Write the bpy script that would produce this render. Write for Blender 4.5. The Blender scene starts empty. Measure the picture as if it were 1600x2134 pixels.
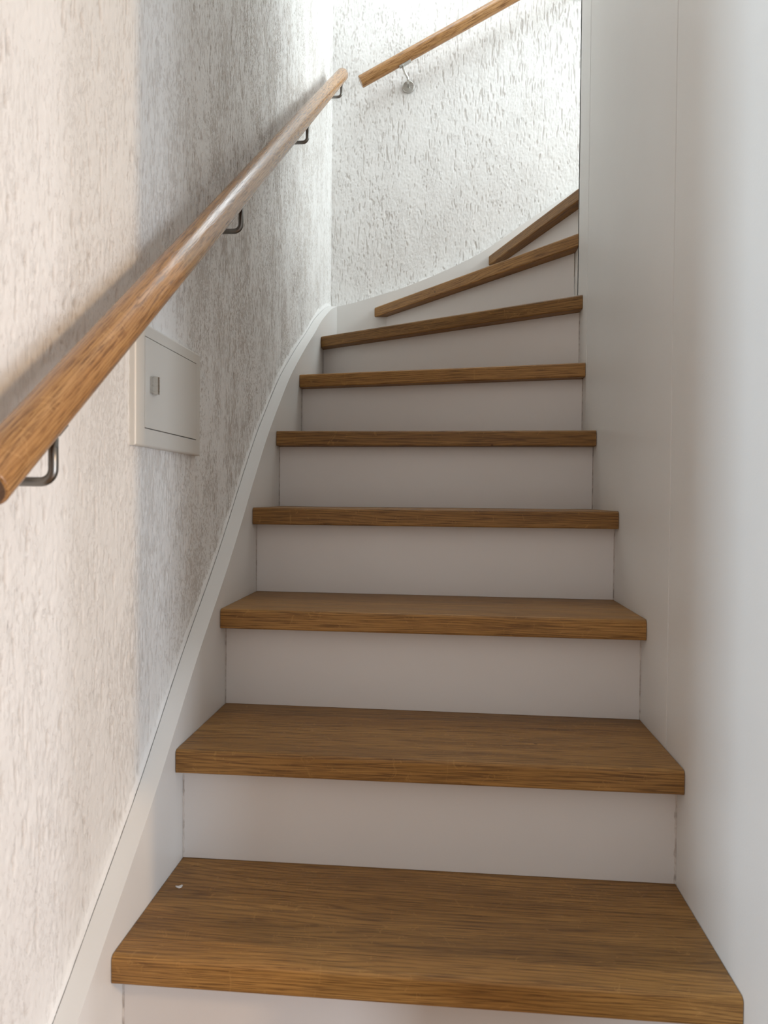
import bpy, bmesh, math, random
import numpy as np
from mathutils import Vector, Matrix

# ------------------------------------------------------------ camera, world, lights, exposure
S = bpy.context.scene
COL = S.collection

cam_data = bpy.data.cameras.new('camera')
cam = bpy.data.objects.new('camera', cam_data); COL.objects.link(cam)
FPX = 1498.86
cam_data.sensor_fit = 'HORIZONTAL'; cam_data.sensor_width = 36.0
cam_data.lens = FPX / 1600 * 36.0
cam_data.clip_start = 0.02
fw = Vector((-0.08320997, 0.99634006, -0.01955966))
rt = Vector((0.99648172, 0.08338698, 0.00841412))
up = Vector((-0.01001435, 0.01879071, 0.99977329))
M = Matrix((rt, up, -fw)).transposed().to_4x4()
M.translation = Vector((0.42239, 0.0, 0.78352))
cam.matrix_world = M
cam_data.dof.use_dof = True
cam_data.dof.focus_distance = 1.7
cam_data.dof.aperture_fstop = 10.0
S.camera = cam
S.cycles.caustics_reflective = False

S.view_settings.view_transform = 'Standard'
S.view_settings.look = 'None'
S.view_settings.exposure = 0.37
S.view_settings.gamma = 1.0
S.view_settings.use_curve_mapping = False

world = bpy.data.worlds.new('world'); S.world = world
world.use_nodes = True
bg = world.node_tree.nodes['Background']
bg.inputs[0].default_value = (1.0, 0.96, 0.92, 1); bg.inputs[1].default_value = 0.46

def area(name, loc, target, sx, sy, power, color, spread=180):
    ld = bpy.data.lights.new(name, 'AREA'); ld.shape = 'RECTANGLE'
    ld.size = sx; ld.size_y = sy; ld.energy = power; ld.color = color
    ld.spread = math.radians(spread)
    o = bpy.data.objects.new(name, ld); COL.objects.link(o)
    o.location = loc
    o.rotation_euler = (Vector(target) - Vector(loc)).to_track_quat('-Z', 'Y').to_euler()
    return o
# daylight of the upper landing window (right of the winders, upstairs)
area('landing_window_light', (2.35, 2.25, 3.0), (0.1, 2.6, 2.2), 1.3, 1.3, 56, (0.86, 0.96, 1.0))
# roof light over the winders
area('roof_light', (0.48, 2.35, 3.14), (0.48, 2.45, 0.0), 0.7, 0.6, 5.5, (0.84, 0.94, 1.0))
# daylight of the hall window on the left behind the camera
area('hall_window_light', (-1.75, -0.80, 1.3), (0.785, 0.6, 0.9), 0.34, 1.7, 40, (0.68, 0.85, 1.0))
# daylight of the hall door glass, right behind the camera
area('hall_door_light', (2.1, -0.30, 0.55), (-0.03, 0.8, 0.5), 0.18, 0.9, 16, (0.80, 0.89, 1.0))
# narrow window beside the hall door
area('hall_side_light', (2.3, 0.23, 0.45), (-0.03, 0.7, 0.4), 0.10, 1.0, 6.5, (0.90, 0.92, 1.0))
# warm lamp of the room on the right
area('room_lamp_light', (2.3, -0.141, 1.32), (-0.03, 0.8, 1.1), 0.06, 0.30, 13, (1.0, 0.66, 0.36))

# ------------------------------------------------------------ dimensions (metres)
H = 0.19            # rise
W = 0.785           # clear width
T = 0.0374          # tread thickness
OV = 0.035          # nosing overhang
XW = -0.031         # plaster face of the left wall
YS = 2.783          # face of the outer string on the back wall
YB = 2.832          # plaster face of the back wall
YE = 2.046          # far end of the panelled partition
YL = [0.884, 1.105, 1.332, 1.560, 1.781, 2.066, 2.424]
YR = [0.880, 1.100, 1.313, 1.530, 1.763, 1.910, 1.961]

# ------------------------------------------------------------ material helpers
def new_mat(name):
    m = bpy.data.materials.new(name); m.use_nodes = True
    nt = m.node_tree; b = nt.nodes['Principled BSDF']
    return m, nt, b
def N(nt, kind, **kw):
    n = nt.nodes.new(kind)
    for k, v in kw.items():
        if k.startswith('i_'):
            n.inputs[k[2:].replace('_', ' ')].default_value = v
        else: setattr(n, k, v)
    return n
def mapping(nt, scale, coord='Object', rnd=True):
    tc = N(nt, 'ShaderNodeTexCoord'); mp = N(nt, 'ShaderNodeMapping')
    mp.inputs['Scale'].default_value = scale
    nt.links.new(tc.outputs[coord], mp.inputs['Vector'])
    if rnd:
        oi = N(nt, 'ShaderNodeObjectInfo')
        mul = N(nt, 'ShaderNodeVectorMath', operation='SCALE')
        mul.inputs[0].default_value = (13.7, 7.3, 3.1)
        nt.links.new(oi.outputs['Random'], mul.inputs['Scale'])
        nt.links.new(mul.outputs[0], mp.inputs['Location'])
    return mp
def mixc(nt, fac, a, b, mode='MIX'):
    m = N(nt, 'ShaderNodeMix', data_type='RGBA', blend_type=mode)
    for sock, v in ((0, fac), (6, a), (7, b)):
        if hasattr(v, 'links') or hasattr(v, 'is_linked'): nt.links.new(v, m.inputs[sock])
        else: m.inputs[sock].default_value = v
    return m.outputs[2]
def ramp(nt, src, stops):
    r = N(nt, 'ShaderNodeValToRGB'); nt.links.new(src, r.inputs[0])
    e = r.color_ramp.elements
    while len(e) < len(stops): e.new(0.5)
    for el, (p, c) in zip(e, stops):
        el.position = p; el.color = (c, c, c, 1) if isinstance(c, (int, float)) else (*c, 1)
    return r.outputs[0]

def paint_mat(name, col, rough=0.38, bump=0.05, dirt=0.0):
    m, nt, b = new_mat(name)
    b.inputs['Roughness'].default_value = rough
    mp = mapping(nt, (1, 1, 1))
    n1 = N(nt, 'ShaderNodeTexNoise', i_Scale=420.0, i_Detail=2.0); nt.links.new(mp.outputs[0], n1.inputs['Vector'])
    n2 = N(nt, 'ShaderNodeTexNoise', i_Scale=3.0, i_Detail=3.0); nt.links.new(mp.outputs[0], n2.inputs['Vector'])
    f = ramp(nt, n2.outputs['Fac'], [(0.3, 0.0), (0.7, 1.0)])
    c = mixc(nt, f, (col[0]*0.97, col[1]*0.965, col[2]*0.96, 1), (*col, 1))
    if dirt:
        n3 = N(nt, 'ShaderNodeTexNoise', i_Scale=60.0, i_Detail=6.0); nt.links.new(mp.outputs[0], n3.inputs['Vector'])
        g = ramp(nt, n3.outputs['Fac'], [(0.45, 0.0), (0.62, dirt)])
        c = mixc(nt, g, c, (0.16, 0.12, 0.10, 1))
    nt.links.new(c, b.inputs['Base Color'])
    bp = N(nt, 'ShaderNodeBump'); bp.inputs['Strength'].default_value = bump; bp.inputs['Distance'].default_value = 0.002
    nt.links.new(n1.outputs['Fac'], bp.inputs['Height']); nt.links.new(bp.outputs[0], b.inputs['Normal'])
    return m

def oak_mat(name, dark, mid, light, rough=0.38, stave=0.0, grain=1.0, spec=0.5):
    """oak with the grain running along the object's local X"""
    m, nt, b = new_mat(name)
    L = nt.links.new
    mp = mapping(nt, (1, 1, 1))
    # staves of the glued board: each has its own shift and tone
    sep = N(nt, 'ShaderNodeSeparateXYZ'); L(mp.outputs[0], sep.inputs[0])
    comb = N(nt, 'ShaderNodeCombineXYZ')
    if stave:
        d = N(nt, 'ShaderNodeMath', operation='DIVIDE'); L(sep.outputs['Y'], d.inputs[0]); d.inputs[1].default_value = stave
        fl = N(nt, 'ShaderNodeMath', operation='FLOOR'); L(d.outputs[0], fl.inputs[0])
        wn = N(nt, 'ShaderNodeTexWhiteNoise', noise_dimensions='1D'); L(fl.outputs[0], wn.inputs['W'])
        tone = wn.outputs['Value']
        sh = N(nt, 'ShaderNodeMath', operation='MULTIPLY'); L(tone, sh.inputs[0]); sh.inputs[1].default_value = 9.0
        ad = N(nt, 'ShaderNodeMath', operation='ADD'); L(sep.outputs['X'], ad.inputs[0]); L(sh.outputs[0], ad.inputs[1])
        az = N(nt, 'ShaderNodeMath', operation='ADD'); L(sep.outputs['Z'], az.inputs[0]); L(sh.outputs[0], az.inputs[1])
        L(ad.outputs[0], comb.inputs[0]); L(sep.outputs['Y'], comb.inputs[1]); L(az.outputs[0], comb.inputs[2])
    else:
        for i, a in enumerate('XYZ'): L(sep.outputs[a], comb.inputs[i])
        tone = None
    # growth rings: noise stretched along the grain, folded into bands
    m1 = N(nt, 'ShaderNodeMapping'); m1.inputs['Scale'].default_value = (1.3, 9.0, 9.0); L(comb.outputs[0], m1.inputs['Vector'])
    n1 = N(nt, 'ShaderNodeTexNoise', i_Scale=1.0, i_Detail=3.0, i_Roughness=0.45, i_Distortion=0.25); L(m1.outputs[0], n1.inputs['Vector'])
    mu = N(nt, 'ShaderNodeMath', operation='MULTIPLY'); L(n1.outputs['Fac'], mu.inputs[0]); mu.inputs[1].default_value = 110.0
    yy = N(nt, 'ShaderNodeMath', operation='MULTIPLY'); L(sep.outputs['Y'], yy.inputs[0]); yy.inputs[1].default_value = 900.0
    zz = N(nt, 'ShaderNodeMath', operation='MULTIPLY'); L(sep.outputs['Z'], zz.inputs[0]); zz.inputs[1].default_value = 1100.0
    a1 = N(nt, 'ShaderNodeMath', operation='ADD'); L(mu.outputs[0], a1.inputs[0]); L(yy.outputs[0], a1.inputs[1])
    a2 = N(nt, 'ShaderNodeMath', operation='ADD'); L(a1.outputs[0], a2.inputs[0]); L(zz.outputs[0], a2.inputs[1])
    si = N(nt, 'ShaderNodeMath', operation='SINE'); L(a2.outputs[0], si.inputs[0])
    ring = ramp(nt, si.outputs[0], [(0.0, 0.0), (0.6, 0.25), (1.0, 1.0)])
    # fine pores
    m2 = N(nt, 'ShaderNodeMapping'); m2.inputs['Scale'].default_value = (14.0*grain, 620.0/grain, 620.0/grain); L(comb.outputs[0], m2.inputs['Vector'])
    n2 = N(nt, 'ShaderNodeTexNoise', i_Scale=1.0, i_Detail=4.0, i_Roughness=0.6); L(m2.outputs[0], n2.inputs['Vector'])
    pore = ramp(nt, n2.outputs['Fac'], [(0.36, 1.0), (0.52, 0.0)])
    # broad clouding
    m3 = N(nt, 'ShaderNodeMapping'); m3.inputs['Scale'].default_value = (3.0, 30.0*grain, 30.0*grain); L(comb.outputs[0], m3.inputs['Vector'])
    n3 = N(nt, 'ShaderNodeTexNoise', i_Scale=1.0, i_Detail=5.0, i_Roughness=0.6); L(m3.outputs[0], n3.inputs['Vector'])
    cl = ramp(nt, n3.outputs['Fac'], [(0.3, 0.0), (0.7, 1.0)])
    c = mixc(nt, cl, (*mid, 1), (*light, 1))
    rf = N(nt, 'ShaderNodeMath', operation='MULTIPLY'); L(ring, rf.inputs[0]); rf.inputs[1].default_value = 0.42
    c = mixc(nt, rf.outputs[0], c, (*dark, 1))
    pf = N(nt, 'ShaderNodeMath', operation='MULTIPLY'); L(pore, pf.inputs[0]); pf.inputs[1].default_value = 0.7
    c = mixc(nt, pf.outputs[0], c, (dark[0]*0.7, dark[1]*0.65, dark[2]*0.6, 1))
    if tone is not None:
        tr = ramp(nt, tone, [(0.0, 0.80), (1.0, 1.12)])
        c = mixc(nt, 1.0, c, tr, 'MULTIPLY')
    # rays of quarter-sawn oak and a few small knots
    m4 = N(nt, 'ShaderNodeMapping'); m4.inputs['Scale'].default_value = (30.0, 22.0, 22.0); L(comb.outputs[0], m4.inputs['Vector'])
    n4 = N(nt, 'ShaderNodeTexNoise', i_Scale=1.0, i_Detail=2.0, i_Distortion=2.2); L(m4.outputs[0], n4.inputs['Vector'])
    fl4 = ramp(nt, n4.outputs['Fac'], [(0.645, 0.0), (0.665, 0.25), (0.685, 0.0)])
    c = mixc(nt, fl4, c, (light[0]*1.4, light[1]*1.45, light[2]*1.5, 1))
    v = N(nt, 'ShaderNodeTexVoronoi', i_Scale=7.0); L(comb.outputs[0], v.inputs['Vector'])
    kn = ramp(nt, v.outputs['Distance'], [(0.012, 0.8), (0.03, 0.0)])
    c = mixc(nt, kn, c, (0.05, 0.02, 0.01, 1))
    L(c, b.inputs['Base Color'])
    b.inputs['Specular IOR Level'].default_value = spec
    rr = ramp(nt, n3.outputs['Fac'], [(0.3, rough-0.04), (0.7, rough+0.06)])
    L(rr, b.inputs['Roughness'])
    bp = N(nt, 'ShaderNodeBump'); bp.inputs['Strength'].default_value = 0.25; bp.inputs['Distance'].default_value = 0.0006
    inv = N(nt, 'ShaderNodeMath', operation='SUBTRACT'); inv.inputs[0].default_value = 1.0; L(pore, inv.inputs[1])
    L(inv.outputs[0], bp.inputs['Height']); L(bp.outputs[0], b.inputs['Normal'])
    return m

def plaster_mat(name, col, pit):
    m, nt, b = new_mat(name)
    L = nt.links.new
    b.inputs['Roughness'].default_value = 0.75
    at = N(nt, 'ShaderNodeAttribute', attribute_name='pit')
    den = N(nt, 'ShaderNodeAttribute', attribute_name='coarse_shade')
    mp = mapping(nt, (1, 1, 1), rnd=False)
    def noise(scale, detail=2.0, rough=0.5):
        q = N(nt, 'ShaderNodeMapping'); q.inputs['Scale'].default_value = scale; L(mp.outputs[0], q.inputs['Vector'])
        n = N(nt, 'ShaderNodeTexNoise', i_Scale=1.0, i_Detail=detail, i_Roughness=rough); L(q.outputs[0], n.inputs['Vector'])
        return n.outputs['Fac']
    grit = noise((420, 420, 420), 3.0, 0.6)
    streak = noise((300, 300, 42), 3.0, 0.6)
    worm = noise((270, 270, 150), 3.0, 0.6)
    patch = noise((14, 14, 6), 3.0, 0.55)
    broad = noise((5, 5, 4), 2.0, 0.5)
    def ma(op, x, y):
        n = N(nt, 'ShaderNodeMath', operation=op)
        for i, v in enumerate((x, y)):
            if isinstance(v, (int, float)): n.inputs[i].default_value = v
            else: L(v, n.inputs[i])
        return n.outputs[0]
    mixf = ramp(nt, broad, [(0.42, 0.15), (0.6, 0.75)])
    g = ma('ADD', ma('MULTIPLY', streak, ma('SUBTRACT', 1.0, mixf)), ma('MULTIPLY', worm, mixf))
    g = ma('ADD', g, ma('MULTIPLY', ma('SUBTRACT', patch, 0.5), 0.36))
    g = ma('ADD', g, ma('MULTIPLY', den.outputs['Fac'], 0.060))
    fine = ramp(nt, g, [(0.572, 0.0), (0.598, 1.0)])
    pit_shade = ma('MULTIPLY', fine, ma('ADD', ma('MULTIPLY', den.outputs['Fac'], 0.56), 0.06))  # painted pit shade, stronger where the attribute is higher
    allp = ma('MAXIMUM', at.outputs['Fac'], pit_shade)
    c = mixc(nt, allp, (*col, 1), (*pit, 1))  # tan in the pits is recess shade put into the colour
    L(c, b.inputs['Base Color'])
    h = ma('ADD', ma('MULTIPLY', grit, 0.55), ma('MULTIPLY', fine, -1.0))
    bp = N(nt, 'ShaderNodeBump'); bp.inputs['Strength'].default_value = 0.55; bp.inputs['Distance'].default_value = 0.0016
    L(h, bp.inputs['Height']); L(bp.outputs[0], b.inputs['Normal'])
    return m

def metal_mat(name, col, rough):
    m, nt, b = new_mat(name)
    b.inputs['Base Color'].default_value = (*col, 1); b.inputs['Metallic'].default_value = 1.0
    mp = mapping(nt, (40, 40, 900))
    n1 = N(nt, 'ShaderNodeTexNoise', i_Scale=1.0, i_Detail=3.0); nt.links.new(mp.outputs[0], n1.inputs['Vector'])
    r = ramp(nt, n1.outputs['Fac'], [(0.3, rough-0.06), (0.7, rough+0.08)])
    nt.links.new(r, b.inputs['Roughness'])
    return m

M_WHITE = paint_mat('satin_white_paint', (0.78, 0.765, 0.74))
M_RISER = paint_mat('white_riser_laminate', (0.78, 0.745, 0.72), rough=0.42, bump=0.03)
M_PANEL = paint_mat('white_panel_paint', (0.77, 0.76, 0.735), rough=0.42, bump=0.10)
M_FILL = paint_mat('stained_filler', (0.66, 0.61, 0.57), rough=0.7, bump=0.3, dirt=0.45)
M_DARK = paint_mat('dark_joint', (0.05, 0.035, 0.03), rough=0.8)
M_STEP = oak_mat('oiled_oak_tread', (0.085, 0.030, 0.007), (0.27, 0.130, 0.032), (0.43, 0.225, 0.066), rough=0.44, stave=0.052, spec=0.35)
M_RAIL = oak_mat('lacquered_oak_rail', (0.16, 0.065, 0.020), (0.37, 0.18, 0.062), (0.50, 0.28, 0.115), rough=0.22, grain=1.7)
M_END = oak_mat('oak_end_grain', (0.06, 0.028, 0.014), (0.12, 0.06, 0.03), (0.16, 0.085, 0.04), rough=0.6)
M_PLASTER = plaster_mat('rubbed_plaster', (0.83, 0.815, 0.79), (0.40, 0.34, 0.285))  # second colour is the shade tone painted into the pits
M_STEEL = metal_mat('brushed_steel', (0.22, 0.21, 0.195), 0.33)
M_STEEL2 = metal_mat('bright_brushed_steel', (0.62, 0.61, 0.58), 0.30)
M_FLOOR = oak_mat('oak_parquet', (0.13, 0.055, 0.02), (0.32, 0.16, 0.07), (0.42, 0.23, 0.10), stave=0.09)
M_BOX = paint_mat('cream_enamel', (0.70, 0.68, 0.63), rough=0.35, bump=0.02)
M_CEIL = paint_mat('ceiling_paint', (0.80, 0.80, 0.79), rough=0.8)

# ------------------------------------------------------------ mesh helpers
def link(name, me, mat, parent=None):
    o = bpy.data.objects.new(name, me); COL.objects.link(o)
    if mat: me.materials.append(mat)
    if parent: o.parent = parent
    return o
def from_bm(name, bm, mat, parent=None, smooth=False):
    me = bpy.data.meshes.new(name)
    bmesh.ops.recalc_face_normals(bm, faces=bm.faces)
    bm.to_mesh(me); bm.free()
    if smooth:
        for p in me.polygons: p.use_smooth = True
    return link(name, me, mat, parent)
def thing(name, loc, label, cat, group=None):
    o = bpy.data.objects.new(name, None); COL.objects.link(o); o.location = loc
    o.empty_display_size = 0.05
    o['label'] = label; o['category'] = cat
    if group: o['group'] = group
    return o
def struct(o): o['kind'] = 'structure'; return o

def bm_box(bm, lo, hi):
    vs = [bm.verts.new((x, y, z)) for x in (lo[0], hi[0]) for y in (lo[1], hi[1]) for z in (lo[2], hi[2])]
    for f in ((0,1,3,2), (4,6,7,5), (0,4,5,1), (2,3,7,6), (0,2,6,4), (1,5,7,3)):
        bm.faces.new([vs[i] for i in f])
def bevel_all(bm, w, seg=2):
    bmesh.ops.bevel(bm, geom=list(bm.edges), offset=w, segments=seg, profile=0.6, affect='EDGES')
def box(name, lo, hi, mat, parent=None, bev=0.0):
    bm = bmesh.new(); bm_box(bm, lo, hi)
    if bev: bevel_all(bm, bev)
    return from_bm(name, bm, mat, parent)
def prism(pts, a, b, axis):
    """polygon pts extruded between a and b along axis (0: pts are y,z; 1: pts are x,z; 2: pts are x,y)"""
    bm = bmesh.new()
    def P(q, t):
        if axis == 0: return (t, q[0], q[1])
        if axis == 1: return (q[0], t, q[1])
        return (q[0], q[1], t)
    A = [bm.verts.new(P(q, a)) for q in pts]; B = [bm.verts.new(P(q, b)) for q in pts]
    bm.faces.new(A); bm.faces.new(B[::-1])
    n = len(pts)
    for i in range(n): bm.faces.new((A[i], B[i], B[(i+1) % n], A[(i+1) % n]))
    return bm
def tube(path, r, seg=16, caps=True):
    """round bar along a list of points"""
    bm = bmesh.new(); path = [Vector(p) for p in path]; rings = []
    n = len(path); ref = None
    for i, p in enumerate(path):
        t = (path[min(i+1, n-1)] - path[max(i-1, 0)]).normalized()
        if ref is None: ref = Vector((0, 1, 0)) if abs(t.y) < 0.9 else Vector((1, 0, 0))
        u = (ref - t * ref.dot(t)).normalized(); v = t.cross(u); ref = u
        rr = r[i] if isinstance(r, (list, tuple)) else r
        rings.append([bm.verts.new(p + (u*math.cos(2*math.pi*k/seg) + v*math.sin(2*math.pi*k/seg))*rr) for k in range(seg)])
    for a, b in zip(rings, rings[1:]):
        for k in range(seg): bm.faces.new((a[k], a[(k+1) % seg], b[(k+1) % seg], b[k]))
    if caps: bm.faces.new(rings[0][::-1]); bm.faces.new(rings[-1])
    return bm
def smooth_curve(pts, n):
    """Catmull-Rom resampling of a 2-D polyline"""
    pts = [pts[0]] + list(pts) + [pts[-1]]; out = []
    for i in range(1, len(pts)-2):
        p0, p1, p2, p3 = [np.array(pts[i+k]) for k in (-1, 0, 1, 2)]
        for j in range(n):
            t = j / n
            out.append(tuple(0.5*((2*p1) + (-p0+p2)*t + (2*p0-5*p1+4*p2-p3)*t*t + (-p0+3*p1-3*p2+p3)*t**3)))
    out.append(tuple(pts[-1])); return out

# ------------------------------------------------------------ string curves (y,z on the left wall; x,z on the back wall)
LEFT_TOP = smooth_curve([(0.50, -0.05), (0.64, 0.055), (0.798, 0.165), (0.876, 0.225), (0.955, 0.285), (1.033, 0.348), (1.097, 0.405), (1.214, 0.510),
            (1.364, 0.631), (1.472, 0.726), (1.581, 0.828), (1.716, 0.946), (1.916, 1.094), (2.041, 1.170), (2.183, 1.249),
            (2.312, 1.316), (2.447, 1.390), (2.642, 1.477), (2.783, 1.526)], 4)
BACK_TOP = smooth_curve([(-0.027, 1.5235), (0.006, 1.526), (0.094, 1.546), (0.177, 1.570), (0.257, 1.594), (0.378, 1.640), (0.515, 1.702),
            (0.585, 1.742), (0.694, 1.816), (0.773, 1.868), (0.912, 1.955), (1.10, 2.08), (1.30, 2.22)], 4)

# ------------------------------------------------------------ plaster walls with real relief
rng = np.random.default_rng(7)
def fnoise(nu, nv, su, sv, seed):
    """smooth gaussian noise, unit variance; su, sv = blur in cells"""
    g = np.random.default_rng(seed).standard_normal((nu, nv))
    fu = np.fft.fftfreq(nu)[:, None]; fv = np.fft.rfftfreq(nv)[None, :]
    k = np.exp(-2*(np.pi**2)*((su*fu)**2 + (sv*fv)**2))
    o = np.fft.irfft2(np.fft.rfft2(g)*k, s=(nu, nv))
    return o / o.std()
def sstep(a, b, x):
    t = np.clip((x-a)/(b-a), 0, 1); return t*t*(3-2*t)

def plaster(name, origin, du, dv, nu, nv, uvec, nvec, seed, top_curve, top_off, dens, pit_shade, dtab, back=0.12):
    cu, cv = du*1000, dv*1000           # cell size in mm
    S_ = lambda a, b, s: fnoise(nu, nv, a/cu, b/cv, seed+s)
    patch = S_(55, 110, 1)*0.55 + S_(18, 45, 2)*0.45
    streak = S_(1.6, 10, 3)
    worm = S_(1.7, 3.2, 4)
    col_ = S_(5.0, 60, 5)
    mixn = sstep(-0.6, 0.9, S_(70, 90, 6))
    dens = np.interp(np.arange(nu)*du, [0, nu*du], [dens[0], dens[1]])
    g = (streak*(1-mixn) + (0.55*streak + 0.8*worm)*mixn)
    thr = 1.05 - dens[:, None] - 0.42*patch - 0.20*col_
    pit = sstep(0.0, 0.75, g - thr)
    crack = sstep(1.75, 2.3, S_(1.8, 9, 7) + 0.25*patch)
    pit = np.maximum(pit, crack)
    h = -0.0021*pit + 0.00030*S_(1.9, 2.4, 8) + 0.00016*S_(7, 7, 9) + 0.0004*S_(120, 160, 10)
    u = np.arange(nu)*du; v = np.arange(nv)*dv
    # smooth painted strip directly above the string
    ua = (origin[1] if abs(uvec[1]) > 0.5 else origin[0]) + u
    zc = np.interp(ua, [p[0] for p in top_curve], [p[1] for p in top_curve])
    Z = origin[2] + v[None, :] - zc[:, None]
    wob = 0.014 + 0.0022*S_(9, 9, 11) + 0.002*S_(30, 30, 12)
    band = sstep(0.0, 0.006, (top_off + wob) - Z)
    h = h*(1-band) + 0.0018*band + 0.00008*S_(5, 5, 13)*band
    hid = sstep(0.0, 0.004, -Z); h = h*(1-hid) - 0.0012*hid
    pit = pit*(1-band)
    P = np.array(origin)[None, None, :] + u[:, None, None]*np.array(uvec) + v[None, :, None]*np.array((0, 0, 1.0)) + h[..., None]*np.array(nvec)
    # close the relief to a thin solid: a ring of points set back, and one face behind
    P = np.pad(P, ((1, 1), (1, 1), (0, 0)), mode='edge'); pit = np.pad(pit, 1, mode='edge'); band = np.pad(band, 1, mode='edge'); u = np.pad(u, 1, mode='edge')
    ax = 0 if abs(nvec[0]) > 0.5 else 1
    for sl in ((0, slice(None)), (-1, slice(None)), (slice(None), 0), (slice(None), -1)):
        P[sl[0], sl[1], ax] = origin[ax] - nvec[ax]*0.0046
    nu += 2; nv += 2
    nvert = nu*nv
    me = bpy.data.meshes.new(name)
    I = np.arange(nvert).reshape(nu, nv)
    q = np.stack([I[:-1, :-1], I[1:, :-1], I[1:, 1:], I[:-1, 1:]], -1).reshape(-1, 4)
    if np.dot(np.cross(uvec, (0, 0, 1.0)), nvec) < 0: q = q[:, ::-1]
    # body of the wall behind the relief
    o0 = np.array(origin); e0 = o0 + np.array(uvec)*(nu-3)*du
    if uvec[0]: e0 = np.array((2.9, o0[1], 0)); o0[0] = XW-back
    c = [np.array((*o0[:2], 0.0)), np.array((*e0[:2], 0.0)), np.array((*e0[:2], ZTOP)), np.array((*o0[:2], ZTOP))]
    bk = [x - np.array(nvec)*back for x in c]; c = [x - np.array(nvec)*0.0042 for x in c]
    extra = np.array(c + bk); b0 = nvert
    eq = np.array([[0,1,2,3],[4,7,6,5],[0,4,5,1],[1,5,6,2],[2,6,7,3],[3,7,4,0]]) + b0
    allv = np.concatenate([P.reshape(-1, 3), extra]); allq = np.concatenate([q, eq])
    me.vertices.add(len(allv)); me.vertices.foreach_set('co', allv.astype(np.float32).ravel())
    loop = np.concatenate([I[0, :], I[1:, -1], I[-1, -2::-1], I[-2:0:-1, 0]])
    fl_ = allq.ravel()
    if np.dot(np.cross(uvec, (0, 0, 1.0)), nvec) < 0: loop = loop[::-1]
    idx = np.concatenate([fl_, loop]).astype(np.int32)
    me.loops.add(len(idx)); me.loops.foreach_set('vertex_index', idx)
    me.polygons.add(len(allq)+1)
    tot = np.full(len(allq)+1, 4, np.int32); tot[-1] = len(loop)
    me.polygons.foreach_set('loop_start', (np.arange(len(allq)+1)*4).astype(np.int32))
    me.polygons.foreach_set('loop_total', tot)
    sm = np.ones(len(allq)+1, bool); sm[-7:] = False
    me.polygons.foreach_set('use_smooth', sm)
    me.update(calc_edges=True)
    ad = me.attributes.new('coarse_shade', 'FLOAT', 'POINT')
    dd = np.clip(np.interp(u, [p[0] for p in dtab], [p[1] for p in dtab])[:, None]*(1-band), 0, 1)  # drives fine pit coverage and the painted pit shade
    dd = dd - 3.0*band
    ad.data.foreach_set('value', np.concatenate([dd.ravel(), np.zeros(8)]).astype(np.float32))
    at = me.attributes.new('pit', 'FLOAT', 'POINT')
    at.data.foreach_set('value', np.concatenate([pit.ravel()*pit_shade, np.zeros(8)]).astype(np.float32))  # relief pits carry painted shade as well
    return struct(link(name, me, M_PLASTER))

ZTOP = 3.2
# left wall: u along +y, relief towards +x
plaster('wall_left', (XW, 0.42, 0.04), 0.0020, 0.0034, int((YB+0.004-0.42)/0.0020), int(2.84/0.0034), (0, 1, 0), (1, 0, 0), 11,
        LEFT_TOP, 0.0, (-0.50, 0.40), 0.40, [(0, 0.05), (0.45, 0.12), (0.65, 0.40), (0.95, 0.95), (1.4, 1.0), (1.9, 0.85), (2.4, 0.5)])  # pit coverage and painted shade both rise into the shaded stretch
# back wall: u along +x, relief towards -y
plaster('wall_back', (XW-0.004, YB, 1.45), 0.0020, 0.0032, int(1.10/0.0020), int(1.43/0.0032), (1, 0, 0), (0, -1, 0), 51,
        BACK_TOP, 0.0, (-0.10, -0.10), 0.30, [(0, 0.2), (1.1, 0.2)])

# ------------------------------------------------------------ partition on the right, clad in tall panels
wr = struct(box('wall_right', (W+0.012, 0.62, 0.0), (W+0.105, YE-0.001, ZTOP), M_PANEL))
def panel(y0, y1, z0=0.0):
    bm = bmesh.new(); bm_box(bm, (W, y0, z0), (W+0.0125, y1, ZTOP))
    es = [e for e in bm.edges if all(abs(v.co.x-W) < 1e-6 for v in e.verts) and abs(e.verts[0].co.z-e.verts[1].co.z) > 1]
    bmesh.ops.bevel(bm, geom=es, offset=0.0012, segments=2, profile=0.5, affect='EDGES')
    o = from_bm('panel', bm, M_PANEL, wr); return o
panel(0.62, 1.1930); panel(1.1948, 1.9015); panel(1.9045, YE)
# unseen wall added to stop hall light leaking onto the back wall
struct(box('wall_light_block', (W+0.107, 0.62, 0.0), (2.9, 0.72, ZTOP), M_CEIL))
# end board of the partition facing the winders
box('end_board', (W+0.0, YE-0.012, 0.0), (W+0.117, YE+0.0005, ZTOP), M_PANEL, wr)

# ------------------------------------------------------------ floor and ceilings
fl = box('floor', (-2.2, -2.2, -0.05), (2.9, 3.0, 0.0), M_FLOOR); struct(fl)
cl = struct(box('ceiling', (-2.2, -2.2, 2.5), (2.9, 0.35, 2.62), M_CEIL))
struct(box('ceiling', (-0.16, 0.35, ZTOP), (2.9, 3.0, ZTOP+0.08), M_CEIL))

# ------------------------------------------------------------ the staircase
st = thing('winder_staircase', (0.4, 0.9, 0.0), 'winding staircase with oak treads and white risers climbing between plaster and panelled walls', 'staircase')
ST0 = Vector((0.4, 0.9, 0.0))
def rel(o):            # parts are modelled in room coordinates
    o.location = o.location - ST0; return o

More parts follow.
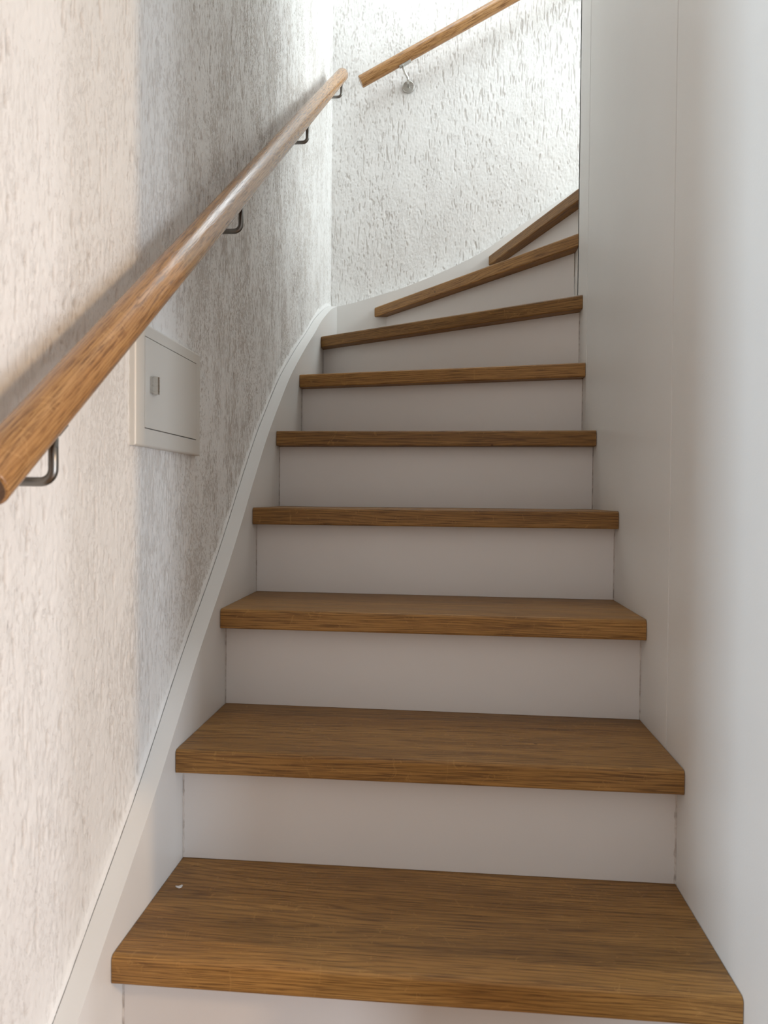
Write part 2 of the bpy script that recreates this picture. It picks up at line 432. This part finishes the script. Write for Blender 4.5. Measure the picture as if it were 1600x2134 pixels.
# nosing line of every tread: (left end, right end)
NOSE = [((0.0, YL[i]), (W, YR[i])) for i in range(7)]
NOSE.append(((0.146, YS), (W, 2.034)))
NOSE.append(((0.582, YS), (0.868, YE)))
NOSE.append(((1.02, YS), (1.0, YE)))
def shift(n, d):       # nosing n moved back by d, unclipped: point and direction
    a, b = Vector(NOSE[n][0]), Vector(NOSE[n][1])
    t = (b-a).normalized(); nrm = Vector((-t.y, t.x))
    return a + nrm*d, t
def hit_x(n, d, x):
    p, t = shift(n, d); return Vector((x, p.y + t.y*(x-p.x)/t.x))
def hit_y(n, d, y):
    p, t = shift(n, d); return Vector((p.x + t.x*(y-p.y)/t.y, y))
G = 0.0009             # open joint round the treads
def left_hit(n, d):
    if n <= 6:
        return hit_x(n, d, G)
    return hit_y(n, d, YS-G)
def right_hit(n, d):
    if n <= 6: return hit_x(n, d, W-G)
    if n == 7:
        h = hit_x(n, d, W-G)
        return h if h.y <= YE else hit_x(n, d, W+0.03)
    h = hit_y(n, d, YE+0.0015); return h

def tread(n):
    z1 = (n+1)*H; z0 = z1 - T
    a, b = left_hit(n, 0), right_hit(n, 0)
    if n < 9:
        c, d = right_hit(n+1, OV+0.018), left_hit(n+1, OV+0.018)
        poly = [a, b]
        if n == 6:    # wraps into the corner
            poly += [hit_x(7, OV+0.018, W-G), hit_y(7, OV+0.018, YS-G), Vector((G, YS-G))]
        elif n == 7:
            poly = [a, b, Vector((W-G, YE+0.0015)), hit_y(8, OV+0.018, YE+0.0015), hit_y(8, OV+0.018, YS-G)]
        elif n == 8:
            poly = [a, b, hit_y(9, OV+0.018, YE+0.0015), hit_y(9, OV+0.018, YS-G)]
        else: poly += [c, d]
    else:
        poly = [a, b, Vector((1.25, YE+0.0015)), Vector((1.25, YS-G))]
    t = (b-a).normalized(); ang = math.atan2(t.y, t.x)
    org = Vector((a.x, a.y, z1))
    R = Matrix.Rotation(-ang, 2)
    loc = [R @ (p-a) for p in poly]
    bm = bmesh.new()
    A = [bm.verts.new((p.x, p.y, 0)) for p in loc]; B = [bm.verts.new((p.x, p.y, -T)) for p in loc]
    bm.faces.new(A); bm.faces.new(B[::-1]); k = len(loc)
    for i in range(k): bm.faces.new((A[i], B[i], B[(i+1) % k], A[(i+1) % k]))
    bm.edges.ensure_lookup_table()
    top = [e for e in bm.edges if set(e.verts) == {A[0], A[1]}]
    bot = [e for e in bm.edges if set(e.verts) == {B[0], B[1]}]
    bmesh.ops.bevel(bm, geom=top, offset=0.0065, segments=5, profile=0.5, affect='EDGES')
    bot = [e for e in bm.edges if all(abs(v.co.y) < 1e-5 and abs(v.co.z+T) < 1e-5 for v in e.verts)]
    bmesh.ops.bevel(bm, geom=bot, offset=0.0035, segments=3, profile=0.5, affect='EDGES')
    o = from_bm('tread', bm, M_STEP, st)
    o.location = org - ST0; o.rotation_euler = (0, 0, ang)
    for p in o.data.polygons: p.use_smooth = False
    return o
for n in range(10): tread(n)

def riser(n):
    z0 = n*H + (0.0005 if n else 0.0); z1 = (n+1)*H - T - 0.0006
    g = 0.0022
    if n <= 6: a, b, c, d = hit_x(n, OV, g), hit_x(n, OV, W-g), hit_x(n, OV+0.016, W-g), hit_x(n, OV+0.016, g)
    elif n == 7: a, b, c, d = hit_y(n, OV, YS-g), hit_x(n, OV, W-g), hit_x(n, OV+0.016, W-g), hit_y(n, OV+0.016, YS-g)
    else: a, b, c, d = hit_y(n, OV, YS-g), hit_y(n, OV, YE+0.003), hit_y(n, OV+0.016, YE+0.003), hit_y(n, OV+0.016, YS-g)
    bm = prism([a, b, c, d], z0, z1, 2)
    o = from_bm('riser', bm, M_RISER, st); o.location = -ST0
    return o
for n in range(10): riser(n)

# grey-brown filler beads in the joints between risers and strings
def bead(n, side, w, z0, z1):
    rnd = random.Random(n*10+side)
    x = 0.0 if side == 0 else W
    p = hit_x(n, OV, x + (w*0.5 if side == 0 else -w*0.5))
    bm = bmesh.new(); k = 26; prev = None
    s = 1 if side == 0 else -1
    for i in range(k+1):
        z = z0 + (z1-z0)*i/k
        ww = w*(0.75 + 0.5*rnd.random())
        y = p.y - 0.0006 - 0.0012*rnd.random()
        row = [bm.verts.new((x + s*0.0001, y+0.012, z)), bm.verts.new((x + s*0.0001, y-0.0003, z)),
               bm.verts.new((x + s*ww*0.5, y, z)), bm.verts.new((x + s*ww, y+0.0022, z)), bm.verts.new((x + s*ww, y+0.012, z))]
        if prev:
            for j in range(4): bm.faces.new((prev[j], prev[j+1], row[j+1], row[j]))
        prev = row
    o = from_bm('filler_bead', bm, M_FILL, st); o.location = -ST0
for n, wl, wr_ in ((0, .0022, .0020), (1, .0034, .0038), (2, .0022, .0026), (3, .0020, .0020), (4, .0016, .0018), (5, .0014, .0018), (6, .0014, .0020)):
    z0 = n*H+0.001; z1 = (n+1)*H-T-0.001
    bead(n, 0, wl, z0, z1); bead(n, 1, wr_, z0, z1)

# outer string on the left wall, top edge sweeping up into the corner
pts = [(p[0], max(p[1], 0.001)) for p in LEFT_TOP if p[1] > -0.04 and p[0] <= YS]
poly = pts + [(YS, 0.001)]
bm = prism(poly, XW+0.0024, 0.0, 0)
es = [e for e in bm.edges if all(abs(v.co.x) < 1e-6 for v in e.verts) and all(v.co.z > 0.01 for v in e.verts) and not all(abs(v.co.y-YS) < 1e-6 for v in e.verts)]
bmesh.ops.bevel(bm, geom=es, offset=0.0035, segments=3, profile=0.5, affect='EDGES')
o = from_bm('left_string', bm, M_WHITE, st); o.location = -ST0
# outer string on the back wall
pts = list(BACK_TOP); poly = pts + [(1.30, 0.3), (-0.0270, 0.3)]
bm = prism(poly, YS, YB-0.0026, 1)
es = [e for e in bm.edges if all(abs(v.co.y-YS) < 1e-6 for v in e.verts) and all(v.co.z > 1.5 for v in e.verts) and abs(e.verts[0].co.x-e.verts[1].co.x) > 1e-5]
bmesh.ops.bevel(bm, geom=es, offset=0.0022, segments=2, profile=0.5, affect='EDGES')
o = from_bm('back_string', bm, M_WHITE, st); o.location = -ST0
# inner string turning round the end of the partition, below the eighth tread
bm = bmesh.new(); bm_box(bm, (W+0.0002, YE+0.0007, 0.0), (W+0.10, 2.100, 8*H-T-0.001))
o = from_bm('inner_string', bm, M_WHITE, st); o.location = -ST0

# ------------------------------------------------------------ handrails
def rail(name, p0, p1, r, label, r_end0, r_end1, brackets, wallvec, mat_arm, start_dark=False, flat=False):
    p0, p1 = Vector(p0), Vector(p1); D = (p1-p0).normalized()
    t = thing(name, p0, label, 'handrail')
    Lg = (p1-p0).length
    # local X along the rail, so that the grain follows it
    side = Vector(wallvec); zl = (side.cross(D)).normalized()
    if zl.z < 0: zl = -zl
    yl = zl.cross(D).normalized()
    RM = Matrix((D, yl, zl)).transposed().to_4x4()
    bm = bmesh.new(); seg = 40; rings = []
    k = 8
    prof = [(r_end0*(1-math.cos(math.pi/2*i/k)), r - r_end0 + r_end0*math.sin(math.pi/2*i/k)) for i in range(k+1)]
    prof += [(Lg*j/24, r) for j in range(1, 24)]
    prof += [(Lg - r_end1*(1-math.cos(math.pi/2*(k-i)/k)), r - r_end1 + r_end1*math.sin(math.pi/2*(k-i)/k)) for i in range(k+1)]
    for x, rr in prof:
        rr = max(rr, 0.0004)
        rings.append([bm.verts.new((x, rr*math.cos(2*math.pi*j/seg), rr*math.sin(2*math.pi*j/seg))) for j in range(seg)])
    for a, b in zip(rings, rings[1:]):
        for j in range(seg): bm.faces.new((a[j], a[(j+1) % seg], b[(j+1) % seg], b[j]))
    bm.faces.new(rings[0][::-1]); bm.faces.new(rings[-1])
    o = from_bm('rail', bm, M_RAIL, t, smooth=True)
    o.matrix_local = RM
    o.data.materials.append(M_END)
    for p in o.data.polygons:
        if len(p.vertices) > 4: p.use_smooth = False; p.material_index = 1 if start_dark and p.center.x < 0.01 else 0
    # brackets: saddle under the rail, bent arm, round plate on the wall
    for s in brackets:
        c = p0 + D*s; w = Vector(wallvec)
        wall_d = (YB - c.y) if abs(w.y) > 0.5 else (c.x - XW)
        foot = c - Vector((0, 0, 1))*(r/zl.z) + (Vector() if flat else Vector((0.004, 0, 0)))
        low = foot + Vector((0, 0, -0.044))
        path = [foot + Vector((0, 0, 0.001)), foot + Vector((0, 0, -0.024))]
        rb = 0.013; cc = low + w*rb + Vector((0, 0, rb))
        if flat: # arm leans back while falling
            path = [foot, foot + Vector((0.010, 0.014, -0.022))]
            low = foot + Vector((0.020, 0.026, -0.045)); cc = low + w*rb + Vector((0, 0, rb))
        for i in range(9):
            a = math.pi/2*i/8
            path.append(cc - w*rb*math.cos(a) - Vector((0, 0, rb*math.sin(a))))
        end = Vector(low); 
        if abs(w.y) > 0.5: end.y = YB-0.001
        else: end.x = XW+0.001
        path.append(end)
        arm = from_bm('bracket', tube(path, 0.0048, 14), mat_arm, t, smooth=True); arm.location = -p0
        # saddle
        bm = bmesh.new(); hl = 0.024 if flat else 0.011; hw = 0.009 if flat else 0.007; bm_box(bm, (-hl, -hw, -0.0022), (hl, hw, 0.0018)); bevel_all(bm, 0.0009, 2)
        sd = from_bm('saddle', bm, mat_arm, arm)
        M4 = RM.copy(); M4.translation = c - zl*(r+0.0012)
        sd.matrix_local = M4
        # wall plate
        d2 = end - w*0.004
        pl = from_bm('wall_plate', tube([end - w*0.0062, end - w*0.0052, end], [0.0215, 0.0235, 0.0235], 28), mat_arm, arm)
    return t
P0 = Vector((0.0345, 0.575, 0.5860+(0.575-0.3)*0.7440)); P1 = Vector((0.0315, 2.675, 0.5860+(2.675-0.3)*0.7440))
Dn = (P1-P0).normalized()
def s_of_y(y): return (y-P0.y)/Dn.y
rail('handrail', P0, P1, 0.0225, 'long round oak handrail slanting up the left plaster wall', 0.003, 0.016,
     [s_of_y(0.680), s_of_y(1.332), s_of_y(1.978), s_of_y(2.618)], (-1, 0, 0), M_STEEL, start_dark=True)
Q0 = Vector((0.088, 2.762, 2.372)); Q1 = Vector((1.06, 2.762, 2.372+0.972*0.5135))
rail('handrail', Q0, Q1, 0.0225, 'shorter oak handrail on the back wall, running out of the top of the photo', 0.003, 0.003,
     [0.179, 0.90], (0, 1, 0), M_STEEL2, flat=True)

# ------------------------------------------------------------ fuse cabinet in the left wall
fc = thing('fuse_cabinet', (XW, 1.142, 0.857), 'small cream metal cabinet door set in the left wall under the handrail', 'cabinet')
FO = Vector((XW, 1.142, 0.857))
Y0, Y1, Z0, Z1 = 1.005, 1.280, 0.857, 1.040
dy0, dy1, dz0, dz1 = 1.036, 1.259, 0.884, 1.021
bm = bmesh.new(); xo = XW+0.0095
# frame: ring of four mitred boards
o_ = [(Y0, Z0), (Y1, Z0), (Y1, Z1), (Y0, Z1)]; i_ = [(dy0, dz0), (dy1, dz0), (dy1, dz1), (dy0, dz1)]
for j in range(4):
    q = [o_[j], o_[(j+1) % 4], i_[(j+1) % 4], i_[j]]
    A = [bm.verts.new((XW-0.02, *p)) for p in q]; B = [bm.verts.new((xo, *p)) for p in q]
    bm.faces.new(A); bm.faces.new(B[::-1])
    for k in (0, 2): bm.faces.new((A[k], B[k], B[k+1], A[k+1]))
bmesh.ops.remove_doubles(bm, verts=bm.verts, dist=1e-5)
es = [e for e in bm.edges if all(abs(v.co.x-xo) < 1e-6 for v in e.verts) and all((abs(v.co.y-Y0) < 1e-5 or abs(v.co.y-Y1) < 1e-5 or abs(v.co.z-Z0) < 1e-5 or abs(v.co.z-Z1) < 1e-5) for v in e.verts) and e.calc_length() > 0.1]
bmesh.ops.bevel(bm, geom=es, offset=0.003, segments=3, profile=0.5, affect='EDGES')
o = from_bm('frame', bm, M_BOX, fc); o.location = -FO
bm = bmesh.new(); g = 0.0014; bm_box(bm, (XW-0.004, dy0+g, dz0+g), (xo+0.0006, dy1-g, dz1-g)); bevel_all(bm, 0.0006, 2)
door = from_bm('door', bm, M_BOX, fc); door.location = -FO
o = box('recess', (XW-0.019, dy0+0.0002, dz0+0.0002), (XW-0.006, dy1-0.0002, dz1-0.0002), M_DARK, fc); o.location = -FO
# latch: round spindle plate with a turned grip
bm = bmesh.new(); bm_box(bm, (xo+0.0004, 1.0535, 0.9385), (xo+0.0030, 1.0775, 0.9635)); bevel_all(bm, 0.0008, 2)
bm_box(bm, (xo+0.0028, 1.0600, 0.9375), (xo+0.0105, 1.0665, 0.9640))
o = from_bm('latch', bm, M_STEEL2, door)

# ------------------------------------------------------------ a chip of white paint on the first tread
bm = bmesh.new()
shape = [(-0.0045, 0.0005), (-0.001, 0.0012), (0.0022, 0.0042), (0.0036, 0.0036), (0.0034, -0.0010), (0.0012, -0.0024), (-0.002, -0.0016)]
A = [bm.verts.new((x, y, 0.0002)) for x, y in shape]; B = [bm.verts.new((x*0.96, y*0.96, 0.0012 + 0.0007*abs(x)/0.004)) for x, y in shape]
bm.faces.new(A[::-1]); bm.faces.new(B)
for i in range(len(A)): bm.faces.new((A[i], A[(i+1) % len(A)], B[(i+1) % len(A)], B[i]))
o = from_bm('paint_chip', bm, M_WHITE); o.location = (0.0, 1.0, H)
o['label'] = 'tiny white paint chip lying at the left end of the lowest tread'; o['category'] = 'paint chip'
CHIP = o
CHIP.location = (0.027, 1.051, H); CHIP.scale = (1.25, 1.25, 1.0)
